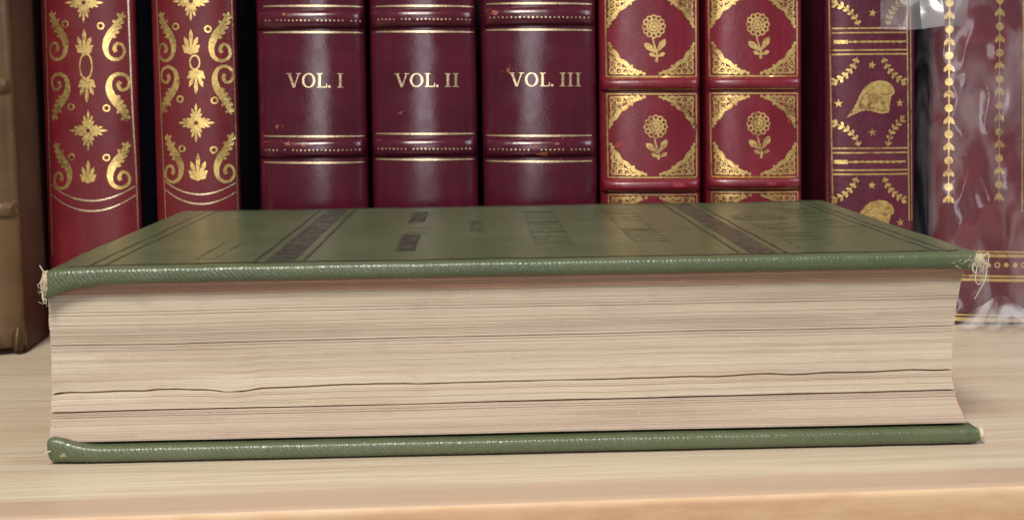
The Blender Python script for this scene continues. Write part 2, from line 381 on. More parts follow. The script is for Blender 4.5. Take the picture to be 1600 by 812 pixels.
GOFF = 0.00009
def gild(name, parent, prims, P, surf, mat, off=GOFF, half=None):
    """lay flat polygons (photo units) on a curved spine as one thin gilt piece"""
    bm = bmesh.new(); k = 0
    for poly in prims:
        loc = [P(p[0], p[1]) for p in poly]
        if half: loc = [(min(max(q[0], -half), half), q[1]) for q in loc]
        xs = [q[0] for q in loc]
        step = 0.000006*(k % 14); k += 1
        if max(xs)-min(xs) > 0.004:
            tmp = bmesh.new()
            f = tmp.faces.new([tmp.verts.new((q[0], 0, q[1])) for q in loc])
            bmesh.ops.triangulate(tmp, faces=[f])
            x = min(xs)+0.0014
            while x < max(xs):
                bmesh.ops.bisect_plane(tmp, geom=tmp.verts[:]+tmp.edges[:]+tmp.faces[:], plane_co=(x, 0, 0), plane_no=(1, 0, 0)); x += 0.0014
            bmesh.ops.triangulate(tmp, faces=tmp.faces[:])
            vm = {v: bm.verts.new((v.co.x, surf(v.co.x, v.co.z)-off-step, v.co.z)) for v in tmp.verts}
            for f in tmp.faces: bm.faces.new([vm[v] for v in f.verts])
            tmp.free()
        else:
            vs = [bm.verts.new((q[0], surf(q[0], q[1])-off-step, q[1])) for q in loc]
            try: bm.faces.new(vs)
            except ValueError: pass
    for f in bm.faces:
        f.normal_update()
        if f.normal.y > 0: f.normal_flip()
    me = bpy.data.meshes.new(name); bm.to_mesh(me); bm.free(); me.materials.append(mat)
    o = bpy.data.objects.new(name, me); C.objects.link(o); o.parent = parent; return o

# ------------------------------------------------------------------ standing book
class Book:
    def __init__(s, label, xl, xr, sag, spine_mat, board_mat, group=None, yedge=0.462, h=0.205, depth=0.13, power=2.3, rot=(0, 0, 0), name='standing_book'):
        s.w = xr-xl; s.cx = (xl+xr)/2; s.sag = sag; s.a = s.w/2; s.pw = power; s.ye = yedge; s.bands = []
        s.Y = yedge-sag*0.8
        s.t = thing(name, label, 'book', (s.cx, yedge, 0), rot, group)
        s.mat = spine_mat; s.h = h
        N = 44; vs = []; fs = []
        zs = [0.0025+(h-0.0025)*k/40 for k in range(41)]
        prof = []
        for i in range(N+1):
            th = math.pi*i/N; x = -s.a*math.cos(th); prof.append((x, s.base(x)))
        inner = [(x*0.93, y*0.72+0.0012) for x, y in reversed(prof)]
        loop = prof+inner; n = len(loop)
        for z in zs:
            for x, y in loop:
                e = 0.0012*max(0, 1-(h-z)/0.002)
                vs.append((x, y+e+0.00010*noise.noise(Vector((x*90+s.cx*77, z*60, 3.1))), z))
        for k in range(len(zs)-1):
            for i in range(n): fs.append((k*n+i, k*n+(i+1) % n, (k+1)*n+(i+1) % n, (k+1)*n+i))
        fs.append(tuple(range(n-1, -1, -1))); fs.append(tuple((len(zs)-1)*n+i for i in range(n)))
        s.spine = mesh('spine', vs, fs, spine_mat, s.t, True)
        for sx in (-1, 1):
            x0 = sx*(s.a-0.0004); x1 = sx*(s.a-0.0032)
            rounded_box('board', (min(x0, x1), 0.0012, 0.0), (max(x0, x1), depth, h+0.002), 0.0009, (2, 8, 10), board_mat, s.t)
        rounded_box('text_block', (-s.a+0.0036, 0.004, 0.003), (s.a-0.0036, depth-0.004, h-0.003), 0.0008, (4, 6, 8), M['leaves'], s.t)
    def base(s, x):
        k = min(abs(x/s.a), 1.0)
        return -s.sag*(1-k**s.pw)**(1/s.pw)
    def surf(s, x, z):
        y = s.base(x)
        for zc, hh, b, sl in s.bands:
            d = (z-zc-sl*x)/hh
            if abs(d) < 1: y -= b*math.sqrt(1-d*d)
        return y
    def P(s, u, v):
        p = at(u, v, s.Y); return (p.x-s.cx, p.z)
    def band(s, v, half, bulge, mat=None, slope=0.0):
        """raised band across the spine, v = height in the photo at the book's middle"""
        u = 800+s.cx*F/s.Y
        zc = s.P(u, v)[1]; hh = half*0.000244
        N = 40; K = 12; vs = []; fs = []
        for i in range(N+1):
            x = -s.a*0.985*math.cos(math.pi*i/N)
            edge = min(1.0, (1-abs(x/s.a))*12)
            for k in range(K+1):
                ph = math.pi*k/K
                vs.append((x, s.base(x)-bulge*math.sin(ph)*edge+0.0003*(1-math.sin(ph)), zc+slope*x-hh*math.cos(ph)))
        for i in range(N):
            for k in range(K): fs.append((i*(K+1)+k, (i+1)*(K+1)+k, (i+1)*(K+1)+k+1, i*(K+1)+k+1))
        o = mesh('raised_band', vs, fs, mat or s.mat, s.spine, True)
        s.bands.append((zc, hh, bulge, slope)); return o
    def g(s, name, prims, mat='gold', off=GOFF): return gild(name, s.spine, prims, s.P, s.surf, M[mat], off, s.a*0.965)
    def scuff(s, c, rx, ry, mat='scuff'):
        n = 14; ph = R.random()*9
        pl = [Vector((c[0]+rx*math.cos(2*math.pi*k/n)*(0.6+0.6*R.random()), c[1]+ry*math.sin(2*math.pi*k/n)*(0.6+0.6*R.random()))) for k in range(n)]
        ctr = Vector(c); extra = []
        for k in range(9):
            extra += disc((c[0]+R.gauss(0, rx), c[1]+R.gauss(0, ry)), R.uniform(.4, 1.3), 6, R.uniform(.4, 1))
        pl = [ctr+(p-ctr)*R.uniform(.45, 1.0) for p in pl]
        return s.g('scuff_mark', [[ctr, pl[k], pl[(k+1) % n]] for k in range(n)]+extra, mat, 0.00005)

X = lambda u, v=150, Y=0.462: at(u, v, Y).x

# ---- two red books with gilt scrolls
def red_book(label, xl, xr, D):
    b = Book(label, xl, xr, 0.0075, M['red'], M['navy'], 'red books with gilt scrollwork')
    for c, r in D['rosettes']:
        b.g('gilt_rosette', rosette(c, r)+ring(c, r*0.16, r*0.09, 10))
    for box, fx, fy in D['scrolls']: b.g('gilt_scroll', scroll(box, fx, fy))
    for c in D['rings']: b.g('gilt_ring', ring(c, 4.6, 2.6, 14))
    for c, a, L in D['palms']: b.g('gilt_palmette', palmette(c, a, L))
    c, rx, ry = D['oval']
    b.g('gilt_oval', ring(c, rx, 2.2, 18, ry/rx))
    for l in D['lines']: b.g('gilt_line', ribbon(l, [1.7]*len(l), 8), 'palegold')
    for l in D['arcs']:
        a, mid, e = l
        pts = []
        for k in range(9):
            s = k/8; x = a[0]+(e[0]-a[0])*s; y = a[1]+(e[1]-a[1])*s; q = 1-(2*s-1)**2
            pts.append((x, y+(mid-(a[1]+e[1])/2)*q))
        b.g('gilt_arc', ribbon(pts, [1.6, 2.0, 2.2, 2.6, 2.8, 2.6, 2.2, 2.0, 1.6], 4), 'palegold')
    return b
UP, DN = -math.pi/2, math.pi/2
red_book('red book with gilt scrolls beside the brown book, leftmost of the two red scroll books', X(70), X(217), dict(
    rosettes=[((133, 5), 30), ((140, 204), 30)],
    scrolls=[((76, 17, 106, 94), 0, 0), ((165, 19, 195, 94), 1, 0), ((79, 115, 109, 189), 0, 1), ((170, 115, 202, 190), 1, 1), ((83, 222, 112, 295), 0, 0), ((172, 221, 203, 294), 1, 0)],
    rings=[(104, 38), (159, 41), (113, 167), (168, 169), (114, 245), (168, 246)],
    palms=[((134, 84), UP, 37), ((138, 124), DN, 36), ((140, 284), UP, 34)], oval=((136.5, 104), 9.5, 20),
    lines=[[(69, -10), (73, 150), (77, 300), (80, 400)], [(197, -10), (203, 150), (209, 270), (212, 360)]],
    arcs=[((77, 288), 313, (208, 292)), ((78, 303), 329, (209, 306))]))
red_book('red book with gilt scrolls just left of the VOL. I volume', X(242), X(373), dict(
    rosettes=[((300, 3), 29), ((308, 192), 29)],
    scrolls=[((246, 18, 274, 96), 0, 0), ((330, 19, 360, 96), 1, 0), ((250, 104, 279, 178), 0, 1), ((335, 103, 364, 179), 1, 1), ((257, 209, 286, 285), 0, 0), ((338, 208, 366, 285), 1, 0)],
    rings=[(276, 42), (326, 46), (283, 155), (336, 157), (286, 232), (335, 234)],
    palms=[((300, 84), UP, 37), ((308, 110), DN, 37), ((311, 280), UP, 40)], oval=((306, 98), 7.5, 11),
    lines=[[(243, -10), (250, 150), (257, 300), (259, 345)], [(359, -10), (364, 150), (368, 300), (369, 340)]],
    arcs=[((256, 282), 303, (367, 286)), ((258, 296), 318, (368, 300))]))

# ---- three maroon volumes
def letters(txt, u, v0, v1):
    """roman capitals V O L I and full stop, from u rightward, cap height v0..v1"""
    hgt = v1-v0; o = []; th, tn = 3.7, 1.7
    def serif(x, y, wd): return line((x-wd/2, y), (x+wd/2, y), 1.3, 3)
    for ch in txt:
        if ch == 'V':
            o.append(('V', line((u+3.5, v0), (u+11.5, v1), th, 4)+line((u+19, v0), (u+11.8, v1), tn, 4)+serif(u+3.5, v0+.5, 8.5)+serif(u+19, v0+.5, 7))); u += 24
        elif ch == 'O':
            c = (u+10.5, (v0+v1)/2); q = []
            for k in range(22):
                pr = []
                for kk, inn in ((k, 0), (k+1, 0), (k+1, 1), (k, 1)):
                    a = 2*math.pi*kk/22
                    rx = 10.4-(3.6 if inn else 0); ry = hgt/2+.4-(1.6 if inn else 0)
                    pr.append(Vector((c[0]+rx*math.cos(a), c[1]+ry*math.sin(a))))
                q.append(pr)
            o.append(('O', q)); u += 23.5
        elif ch == 'L':
            o.append(('L', line((u+4, v0), (u+4, v1), th, 4)+serif(u+4, v0+.5, 8.5)+line((u, v1-.7), (u+14.5, v1-.7), 1.5, 5)+ribbon([(u+14.3, v1), (u+15, v1-6)], [2.2, 1.0], 3))); u += 17
        elif ch == '.':
            o.append(('.', disc((u+2.0, v1-1.6), 2.0, 8))); u += 14.5
        elif ch == 'I':
            o.append(('I', line((u+4, v0), (u+4, v1), th, 4)+serif(u+4, v0+.5, 9)+serif(u+4, v1-.5, 9))); u += 12.2
    return o
def volume(label, ul, ur, txt, tu, tv, lines, dots, scuffs):
    b = Book(label, X(ul), X(ur), 0.0085, M['maroon'], M['maroon'], 'maroon numbered volumes', power=2.15)
    for v in dots: b.band(v, 15, 0.0021)
    um = (ul+ur)/2; hw = (ur-ul)/2
    for v in lines:
        pts = [(um+hw*0.93*(2*k/10-1), v) for k in range(11)]
        b.g('gilt_line', ribbon(pts, [1.6, 2.2, 2.6, 3.0, 3.2, 3.2, 3.2, 3.0, 2.6, 2.2, 1.6], 4), 'palegold')
    for v in dots:
        pr = []
        for k in range(24):
            u = um+hw*0.86*(2*k/23-1)
            if R.random() > 0.06: pr += disc((u, v+2+R.uniform(-.3, .3)), 1.65*R.uniform(.75, 1.1), 6)
        b.g('gilt_dotted_line', pr, 'palegold')
    for ch, pr in letters(txt, tu, *tv):
        b.g({'.': 'gilt_full_stop'}.get(ch, 'gilt_letter'), pr, 'palegold')
    for c, rx, ry in scuffs: b.scuff(c, rx, ry)
    return b
volume('maroon leather volume with VOL. I in gold on its spine', 404, 574, 'VOL.I', 449, (115, 137), (10, 51, 213, 254), (31, 232), [((433, 198), 4.5, 3.5), ((452, 224), 6, 3), ((477, 226), 5, 4), ((446, 23), 4, 3)])
volume('maroon leather volume with VOL. II in gold on its spine', 580, 746, 'VOL.II', 617, (115, 136), (10, 50, 209, 249), (29, 230), [((626, 176), 1.6, 1.8)])
volume('maroon leather volume with VOL. III in gold on its spine', 753, 932, 'VOL.III', 796, (114, 135), (6, 47, 212, 252), (26, 231), [((794, 110), 5, 6), ((848, 240), 17, 4.5), ((870, 224), 4, 3), ((773, 20), 9, 6), ((835, 229), 6, 3)])

# ---- two crimson books with gilt flowers
def flower(c, vbot):
    o = []; c = Vector(c)
    for k in range(12):
        a = 2*math.pi*k/12; p = c+14.2*Vector((math.cos(a), math.sin(a)))
        o += ring(p, 3.6, 2.3, 9)
    o += ring(c, 10.2, 2.0, 18)
    for k in range(9):
        a = 2*math.pi*k/9; o += disc(c+6.3*Vector((math.cos(a), math.sin(a))), 2.5, 7)
    o += disc(c, 3.6, 9)
    top = c+Vector((-2, 18)); bot = Vector((c.x+4, vbot))
    o += ribbon([top, c+Vector((1, 30)), c+Vector((5, 42)), bot], [2.6, 2.8, 3.0, 4.2], 4)
    j = c+Vector((4, 41))
    o += petal(j, math.radians(-142), 24, 10.5)+petal(j+Vector((1, -1)), math.radians(-58), 24, 10.5)
    k = c+Vector((5, 47))
    o += petal(k, math.radians(-158), 13, 6.5)+petal(k, math.radians(-25), 14, 6.5)
    return o
def flower_book(label, ul, ur, fl, fr, rows, bands, flowers, scuffs):
    b = Book(label, X(ul), X(ur), 0.0058, M['crimson'], M['crimson'], 'crimson books with gilt flowers', power=2.6)
    for v in bands: b.band(v, 10.5, 0.0021)
    for v0, v1 in rows:
        s0 = 0.005*(v0-150)
        A, B, Cc, D = (fl+0.016*v0, v0), (fr+0.005*v0, v0), (fr+0.005*v1, v1), (fl+0.016*v1, v1)
        for p, q in ((A, B), (B, Cc), (Cc, D), (D, A)): b.g('gilt_line', line(p, q, 2.2), 'dimgold')
        b.g('gilt_corner', filigree((A[0]+3, A[1]+3), 1, 1), 'gold'); b.g('gilt_corner', filigree((B[0]-3, B[1]+3), -1, 1), 'dimgold')  # left corners painted brighter, right ones dimmer, as the light falls
        b.g('gilt_corner', filigree((D[0]+3, D[1]-3), 1, -1), 'gold'); b.g('gilt_corner', filigree((Cc[0]-3, Cc[1]-3), -1, -1), 'dimgold')
    for c, vb in flowers: b.g('gilt_flower', flower(c, vb), 'dimgold')
    for v in bands:
        b.g('gilt_line', line((fl+3, v+8), (fr+2, v+7.5), 1.6, 30), 'dimgold')
    for c, rx, ry in scuffs: b.scuff(c, rx, ry, 'redscuff')
    return b
flower_book('crimson book with gilt flower panels directly right of the VOL. III volume', 936, 1093, 946, 1088, ((-10, 120), (147, 277), (304, 434)), (132, 290), [((1021, 42), 97), ((1024, 198), 249)], [((966, 226), 10, 7), ((1058, 288), 14, 4), ((962, 138), 5, 3)])
flower_book('crimson book with gilt flower panels beside the plum book, right one of the flower pair', 1101, 1251, 1108, 1246, ((-10, 119), (146, 276), (300, 430)), (131, 286), [((1183, 39), 92), ((1184, 193), 247)], [((1205, 286), 12, 4), ((1232, 190), 4, 4)])

# ---- plum book with gilt caps
b = Book('plum book with gilt caps, stars and sprigs on its spine', X(1287), X(1427), 0.0052, M['plum'], M['plum'], power=2.8)
for us in ((1289.5, 1294.5), (1296.5, 1302)): b.g('gilt_line', line((us[0], -12), (us[1], 345), 2.0), 'dimgold')
b.g('gilt_line', line((1416.5, -12), (1421, 345), 2.0), 'dimgold'); b.g('gilt_line', line((1423, -12), (1426, 345), 1.5), 'dimgold')
for v in (0, 187):
    for dv, wd in ((45, 2.4), (52, 2.2), (79, 2.2), (85.5, 2.4)):
        b.g('gilt_line', line((1300, v+dv), (1418, v+dv-1), wd, 30), 'dimgold')
    pr = line((1303, v+66), (1324, v+66), 6.0, 8)
    pr += line((1325, v+66), (1415, v+65), 2.6, 24)
    for k in range(8): pr += petal((1330+k*10, v+65.6), 0.0, 9, 4.6)
    b.g('gilt_roll', pr)
for c in ((1362, 21), (1361, 102), (1310, 162), (1405, 161), (1362, 207), (1361, 289), (1406, 347)): b.g('gilt_star', star(c, 6.8, R.uniform(-.2, .2)))
for a, e, bow, mt in (((1303, 6), (1341, 41), -7, 'gold'), ((1410, 2), (1386, 41), 6, 'dimgold'), ((1303, 128), (1338, 90), 6, 'gold'), ((1413, 128), (1379, 90), -6, 'dimgold'), ((1303, 193), (1342, 229), -7, 'gold'), ((1411, 186), (1386, 229), 6, 'dimgold'), ((1303, 312), (1338, 276), 6, 'gold'), ((1413, 312), (1380, 276), -6, 'dimgold')):  # lit left sprigs and dimmer right ones, painted by gold tone
    b.g('gilt_sprig', sprig(a, e, bow), mt)
CAP = [(90, 375), (112, 345), (132, 310), (148, 272), (168, 242), (195, 222), (232, 212), (264, 217), (287, 232), (299, 254), (298, 272), (284, 280), (268, 284), (272, 312), (276, 338), (272, 353), (240, 358), (210, 350), (180, 344), (150, 347), (118, 362)]
for dv, du in ((0, 0), (186, -1)):
    cp = b.g('gilt_cap', [[Vector((1290+x/2.8+du, 50+y/2.8+dv)) for x, y in CAP]], 'dimgold')
    q = lambda x, y: (1290+x/2.8+du, 50+y/2.8+dv)
    pr = []
    for pts in ([(118, 350), (160, 330), (200, 330), (240, 343), (270, 340)], [(240, 268), (262, 274), (280, 268), (290, 258)], [(160, 282), (180, 262), (205, 250)]):
        pr += ribbon([q(*p) for p in pts], [0.6]+[1.7]*(len(pts)-2)+[0.6], 5)
    pr += ring(q(208, 300), 5.0, 1.5, 14)
    b.g('engraved_line', pr, 'engraved', GOFF+0.00012)

# ---- mottled red book in a plastic sleeve
b = wb = Book('mottled red book with gilt chains, inside crinkled clear plastic', X(1453), X(1648), 0.0065, M['mottled'], M['navy2'], power=2.5)
for u, v0, n in ((1484, 5, 8), (1560, 1, 8)):
    for k in range(-1, n):
        v = v0+41*k; uu = u-0.005*v
        pr = line((uu, v-20), (uu, v+20), 1.6, 4)+disc((uu, v), 6.3, 12)
        pr += petal((uu, v+12), math.radians(62), 15, 6)+petal((uu, v+12), math.radians(118), 15, 6)+petal((uu, v+26), UP, 14, 6.5)
        b.g('gilt_chain_link', pr, 'gold')
b.g('gilt_line', line((1597, -10), (1595, 330), 2.2), 'gold')
for v, wd in ((391, 2.6), (397, 5.0), (429, 3.0), (435, 4.4), (490, 2.2), (497, 6.0)):
    b.g('gilt_line', line((1462, v), (1640, v+3), wd, 40), 'gold')
for k, u in enumerate(range(1472, 1640, 14)): b.g('gilt_ring', disc((u, 413), 4.0, 9) if k % 3 else ring((u, 413), 3.8, 2, 10), 'gold')
# plastic film
def crinkle(x, z):
    p = Vector((x*38, z*26, 1.7))
    r = 1-abs(noise.noise(p)*1.6); r2 = 1-abs(noise.noise(Vector((x*95+z*30, z*70-x*40, 5)))*1.8)
    return 0.0020*r+0.0009*r2
def sheet(name, nu, nv, fn, parent, mat):
    vs = []; fs = []
    for i in range(nu+1):
        for j in range(nv+1): vs.append(fn(i/nu, j/nv))
    for i in range(nu):
        for j in range(nv): fs.append((i*(nv+1)+j, (i+1)*(nv+1)+j, (i+1)*(nv+1)+j+1, i*(nv+1)+j+1))
    return mesh(name, vs, fs, mat, parent, True)
sl = thing('plastic_sleeve', 'crinkled clear plastic sleeve wrapped around the mottled red book at the right', 'plastic sleeve', (wb.cx, wb.ye, 0))
def front(s, tt):
    x = -wb.a-0.0012+(2*wb.a+0.0024)*s; z = 0.0015+0.198*tt
    k = min(abs(x/(wb.a+.0012)), 1.0)
    y = -wb.sag*(1-k**2.5)**(1/2.5)-0.0012
    amp = 1.0-0.5*max(0, k-0.7)/0.3
    return (x, y-crinkle(x, z)*amp, z)
sheet('front_film', 90, 190, front, sl, M['film'])
def side(s, tt):
    x0 = -wb.a-0.0013; z = 0.0015+0.198*tt; y = 0.12*s
    return (x0-0.7*crinkle(y, z)*min(1, 6*s), y-0.0014*(1-s), z)
sheet('side_film', 20, 60, side, sl, M['film'])
def skirt(s, tt):   # surplus film fanning out onto the shelf
    x = -0.024+0.050*s; pk = max(0, 1-abs(s-0.46)/0.34)
    z = 0.0005+(1-tt)*(0.0015+0.0105*pk)+0.0004*noise.noise(Vector((s*7, tt*3, 2)))*(1-tt)
    return (x, -wb.sag-0.0042-0.014*tt*(0.55+0.45*pk)-0.0008*noise.noise(Vector((s*11, 1, tt*2))), z)
sheet('loose_film', 40, 16, skirt, sl, M['loose'])
def flap(s, tt):    # open top flap leaning across the neighbouring book
    xa = at(1378, 20, 0.45).x-wb.cx; xb = -wb.a+0.010; x = xa+(xb-xa)*s; z0 = at(1400, 45, 0.45).z
    z = z0-0.0006*math.sin(s*6)+0.075*tt
    return (x, -0.0095-0.0035*math.sin(s*3.0)-0.6*crinkle(x, z), z)
sheet('flap', 40, 60, flap, sl, M['film'])
# facet added to the flap, tilted so that it catches the ceiling lamp
fc = at(1456, 16, 0.445); nrm = ((Vector((0, 0, H))-fc).normalized()+(Vector((-0.20, -0.50, 1.05))-fc).normalized()).normalized()
fx = Vector((1, 0.1, 0)); fx = (fx-nrm*fx.dot(nrm)).normalized(); fz = nrm.cross(fx)
if fz.z < 0: fz = -fz
fl_ = Vector((wb.cx, wb.ye, 0))
def glint_facet(s, tt):
    p = fc+fx*(0.0080*(s-0.5)+0.0012*(tt-0.5))+fz*(0.0145*(tt-0.5))-fl_+nrm*(0.0007*(tt-0.62)**2*4+0.00030*math.sin(s*4+tt*3)); return tuple(p)
sheet('glint_facet', 6, 10, glint_facet, sl, M['film'])

# ---- brown book at the far left, spine nearer, turned slightly
b = Book('brown book with a worn tan spine at the left edge', -0.2100, -0.1748, 0.006, M['tan'], M['brown'], yedge=0.4290, depth=0.12, rot=(0, math.radians(-1.0), math.radians(5.5)), h=0.23)
for v in (-40, 135, 330): b.band(v, 12, 0.0022, M['tan'])
def flake(c, L, wd, a):
    p = b.P(*c); n = 7; vs = []; fs = []
    for i in range(n+1):
        s = i/n; hw = wd/2*math.sin(math.pi*(0.12+0.8*s))
        x = p[0]+math.sin(a)*L*s; z = p[1]+math.cos(a)*L*s
        y = b.base(min(x, b.a))-0.0004-0.0008*math.sin(s*2.4)
        vs += [(x-hw*math.cos(a), y, z+hw*math.sin(a)), (x+hw*math.cos(a), y-0.0006, z-hw*math.sin(a)), (x, y+0.0005, z)]
    for i in range(n):
        for k in range(3): fs.append((3*i+k, 3*i+(k+1) % 3, 3*i+3+(k+1) % 3, 3*i+3+k))
    return mesh('torn_flake', vs, fs, M['tan'], b.spine, True)
for c, L, wd, a in (((20, 552), 0.009, 0.0034, 0.12), ((27, 554), 0.007, 0.0026, -0.10)): flake(c, L, wd, a)

# ------------------------------------------------------------------ the green book lying in front
BW, BD, BT = 0.235, 0.1405, 0.0495
bx, by, psi = 0.00069, 0.30066, 0.02745
gb = thing('green_book', 'thick green cloth book lying flat on the shelf, fore-edge to the front', 'book', (bx, by, 0), (0, 0, psi))
hw = BW/2
def upper_deform(p):
    p = p.copy()
    e = max(0.0, (p.x+hw)); f = max(0.0, p.y)
    kx = math.exp(-e/0.0045)*math.exp(-f/0.010); kl = math.exp(-e/0.022)*math.exp(-f/0.012)
    low = (BT-p.z)/0.004
    p.z -= 0.0009*kl*low+0.0034*kx*low+0.0010*kx
    e2 = max(0.0, hw-p.x); k2 = math.exp(-e2/0.006)*math.exp(-f/0.008)
    p.z -= 0.0012*k2*low; p.x += 0.0006*k2
    p.z += 0.00018*noise.noise(Vector((p.x*40, p.y*40, 1)))+0.00012*noise.noise(Vector((p.x*220, p.y*90, 7)))
    p.y += 0.00018*noise.noise(Vector((p.x*120, 4, p.z*50)))
    return p
def lower_deform(p):
    p = p.copy()
    e = max(0.0, p.x+hw); f = max(0.0, p.y); k = math.exp(-(e/0.0065)**2)*math.exp(-f/0.012)
    hi = p.z/0.0042
    p.z += 0.0030*k*hi; p.x += 0.0006*k*(1-hi)
    p.z += 0.00010*noise.noise(Vector((p.x*160, p.y*60, 17)))*hi; p.y += 0.00018*noise.noise(Vector((p.x*110, 9, p.z*50)))
    return p
ub = rounded_box('upper_board', (-hw, 0, BT-0.0040), (hw, BD, BT), 0.0015, (110, 40, 2), M['green'], gb, upper_deform)
ub.data.materials.append(M['green_flat'])
for p in ub.data.polygons:
    if p.normal.z > 0.97: p.material_index = 1
lb = rounded_box('lower_board', (-hw-0.0008, 0.0004, 0.0004), (hw+0.0006, BD, 0.0043), 0.0015, (110, 30, 2), M['green'], gb, lower_deform)
vs = []; fs = []                                    # rounded cloth back joining the two boards
for i in range(41):
    x = -hw+0.002+(BW-0.004)*i/40
    for k in range(13):
        a = -math.pi/2+math.pi*k/12
        vs.append((x, BD-0.004+0.0072*math.cos(a), BT/2+(BT/2-0.001)*math.sin(a)))
    for k in range(13):
        a = math.pi/2-math.pi*k/12
        vs.append((x, BD-0.006+0.0072*math.cos(a), BT/2+(BT/2-0.003)*math.sin(a)))
for i in range(40):
    for k in range(26): fs.append((i*26+k, (i+1)*26+k, (i+1)*26+(k+1) % 26, i*26+(k+1) % 26))
mesh('spine', vs, fs, M['green'], gb, True)

# page sections split by the two open cracks
XL, XR = -0.1173, 0.1136
Z0, Z1 = 0.0046, BT-0.0041
def xr(z):
    s = (z-Z0)/(Z1-Z0)
    return XR-0.0016+0.0024*max(0, (s-0.45)/0.55)**1.5+0.0036*max(0, (0.32-s)/0.32)**1.6
def xl(z):
    s = (z-Z0)/(Z1-Z0)
    return XL+0.0003*math.sin(s*5)-0.0012*(1-s)+0.0003
def yfront(z):
    s = (z-Z0)/(Z1-Z0)
    return 0.0032+0.0016*math.sin(math.pi*min(max(s, 0), 1))**0.8
def wav(x, k, amp): return amp*(noise.noise(Vector((x*17, k*9.3, 0)))+0.5*noise.noise(Vector((x*48, k*5.1, 3)))+0.25*noise.noise(Vector((x*160, k*2.1, 6))))
ZB = 0.0129; ZA = 0.0180; ZC = 0.0296; ZE = Z1-0.0032
bounds = [(lambda x: Z0+0.0004+wav(x, 1, .0001)), (lambda x: ZB+0.0006*(x/hw)+wav(x, 2, .00022)),
          (lambda x: ZA+0.0006*(x/hw)+wav(x*2.1, 3, .00055)-0.0014*max(0, noise.noise(Vector((x*62, 2.2, 8)))-0.12)), (lambda x: ZC+0.0004*(x/hw)+wav(x, 4, .00025)), (lambda x: ZE+wav(x, 5, .0003)), (lambda x: Z1-0.0001)]
gaps = [0, 0.00048, 0.00050, 0.00018, 0.00006, 0]
mats = ['page_low', 'page', 'page', 'page', 'shaded_endpaper']; lays = [62, 36, 95, 104, 26]
xs0 = [i/170 for i in range(171)]
for s in range(5):
    n = lays[s]; vs = []; fs = []; rows = []
    for j in range(n):
        off = R.gauss(0, 0.000028)+(R.random() < (0.02 if s < 3 else 0.07))*R.uniform(.0001, .0003)-(R.random() < 0.03)*0.00010
        if s == 4: off = -0.0003+R.gauss(0, .00008)
        sh_ = R.gauss(0, 0.00008); seed = R.random()*99
        for e in (0.0, 1.0):
            tt = (j+e*0.96+0.02)/n
            row = []
            for i, q in enumerate(xs0):
                x = XL+(XR-XL)*q
                zb = bounds[s](x)+gaps[s]/2; zt = bounds[s+1](x)-gaps[s+1]/2
                z = zb+(zt-zb)*tt
                a, c = xl(z)+sh_, xr(z)+sh_
                x = a+(c-a)*q
                y = yfront(z)+off+0.00004*noise.noise(Vector((x*55, seed, 0)))+0.0004*noise.noise(Vector((x*16, z*160, 4)))
                if i == 0: row.append((x, 0.120, z))
                row.append((x, y, z))
                if i == 170: row.append((x, 0.120, z))
            rows.append(row)
    m_ = len(rows[0])
    for r_ in rows: vs += r_
    for k in range(len(rows)-1):
        for i in range(m_-1): fs.append((k*m_+i, k*m_+i+1, (k+1)*m_+i+1, (k+1)*m_+i))
    fs.append(tuple(range(m_-1, -1, -1))); fs.append(tuple((len(rows)-1)*m_+i for i in range(m_)))
    o = mesh('page_section' if s < 4 else 'shaded_endpaper_section', vs, fs, M[mats[s]], gb)
    o.data.materials.append(M['rededge'])
    for p in o.data.polygons:
        if len(p.vertices) == 4 and p.normal.x > 0.8: p.material_index = 1

rounded_box('inner_leaves', (XL+0.002, 0.0056, Z0+0.0002), (XR-0.003, 0.118, Z1-0.0002), 0.0006, (6, 6, 3), M['shaded_endpaper'], gb)

# stamped decoration on the upper board (millimetres across x and into depth y)
def stamp(name, polys, mat, off=0.00005):
    vs = []; fs = []
    for k, pl in enumerate(polys):
        i0 = len(vs)
        for x, y in pl:
            p = upper_deform(Vector((x/1000, y/1000, BT)))
            vs.append((p.x, p.y, p.z+off+0.000004*(k % 9)))
        fs.append(tuple(range(i0, i0+len(pl))))
    o = mesh(name, vs, fs, mat, ub)
    for p in o.data.polygons:
        if p.normal.z < 0: p.flip()
    return o
def strip(x0, y0, x1, y1, wd, n=30, jit=0.06):
    d = Vector((x1-x0, y1-y0)); L = d.length; d.normalize(); nn = Vector((-d.y, d.x)); o = []
    ws = [wd*(1+R.uniform(-jit, jit)*3) for _ in range(n+1)]
    for k in range(n):
        a = Vector((x0, y0))+d*L*k/n; c = Vector((x0, y0))+d*L*(k+1)/n
        o.append([a+nn*ws[k]/2, c+nn*ws[k+1]/2, c-nn*ws[k+1]/2, a-nn*ws[k]/2])
    return o
for x in (-107.2, -103.4, 107.0, 110.2): stamp('stamped_rule', strip(x, 2.4, x, 138, 0.75, 60), M['ink'])
for y, wd in ((4.6, 1.3), (136.5, 1.3)): stamp('stamped_rule', strip(-112, y, 113, y-0.4, wd, 80), M['ink'], 0.00009)
for x in (-66.0, -53.6, 57.4, 69.4): stamp('stamped_rule', strip(x, 5.6, x, 136, 0.9, 60), M['ink'])
for xa, xb in ((-63.4, -56.2), (60.2, 67.2)):
    stamp('stamped_band', strip((xa+xb)/2, 5.5, (xa+xb)/2, 136, xb-xa, 60, 0.005), M['bandink'])
    pr = []
    for k in range(26):
        y = 8+k*5; xm = (xa+xb)/2+1.6*(1 if k % 2 else -1)
        for a in (0.6, 2.5, -1.2):
            d = Vector((math.cos(a), math.sin(a))); n_ = Vector((-d.y, d.x)); c = Vector((xm, y))
            pr.append([c, c+d*1.4+n_*0.5, c+d*2.5, c+d*1.4-n_*0.5])
    stamp('stamped_leaf_pattern', pr, M['faintink'], 0.00012)
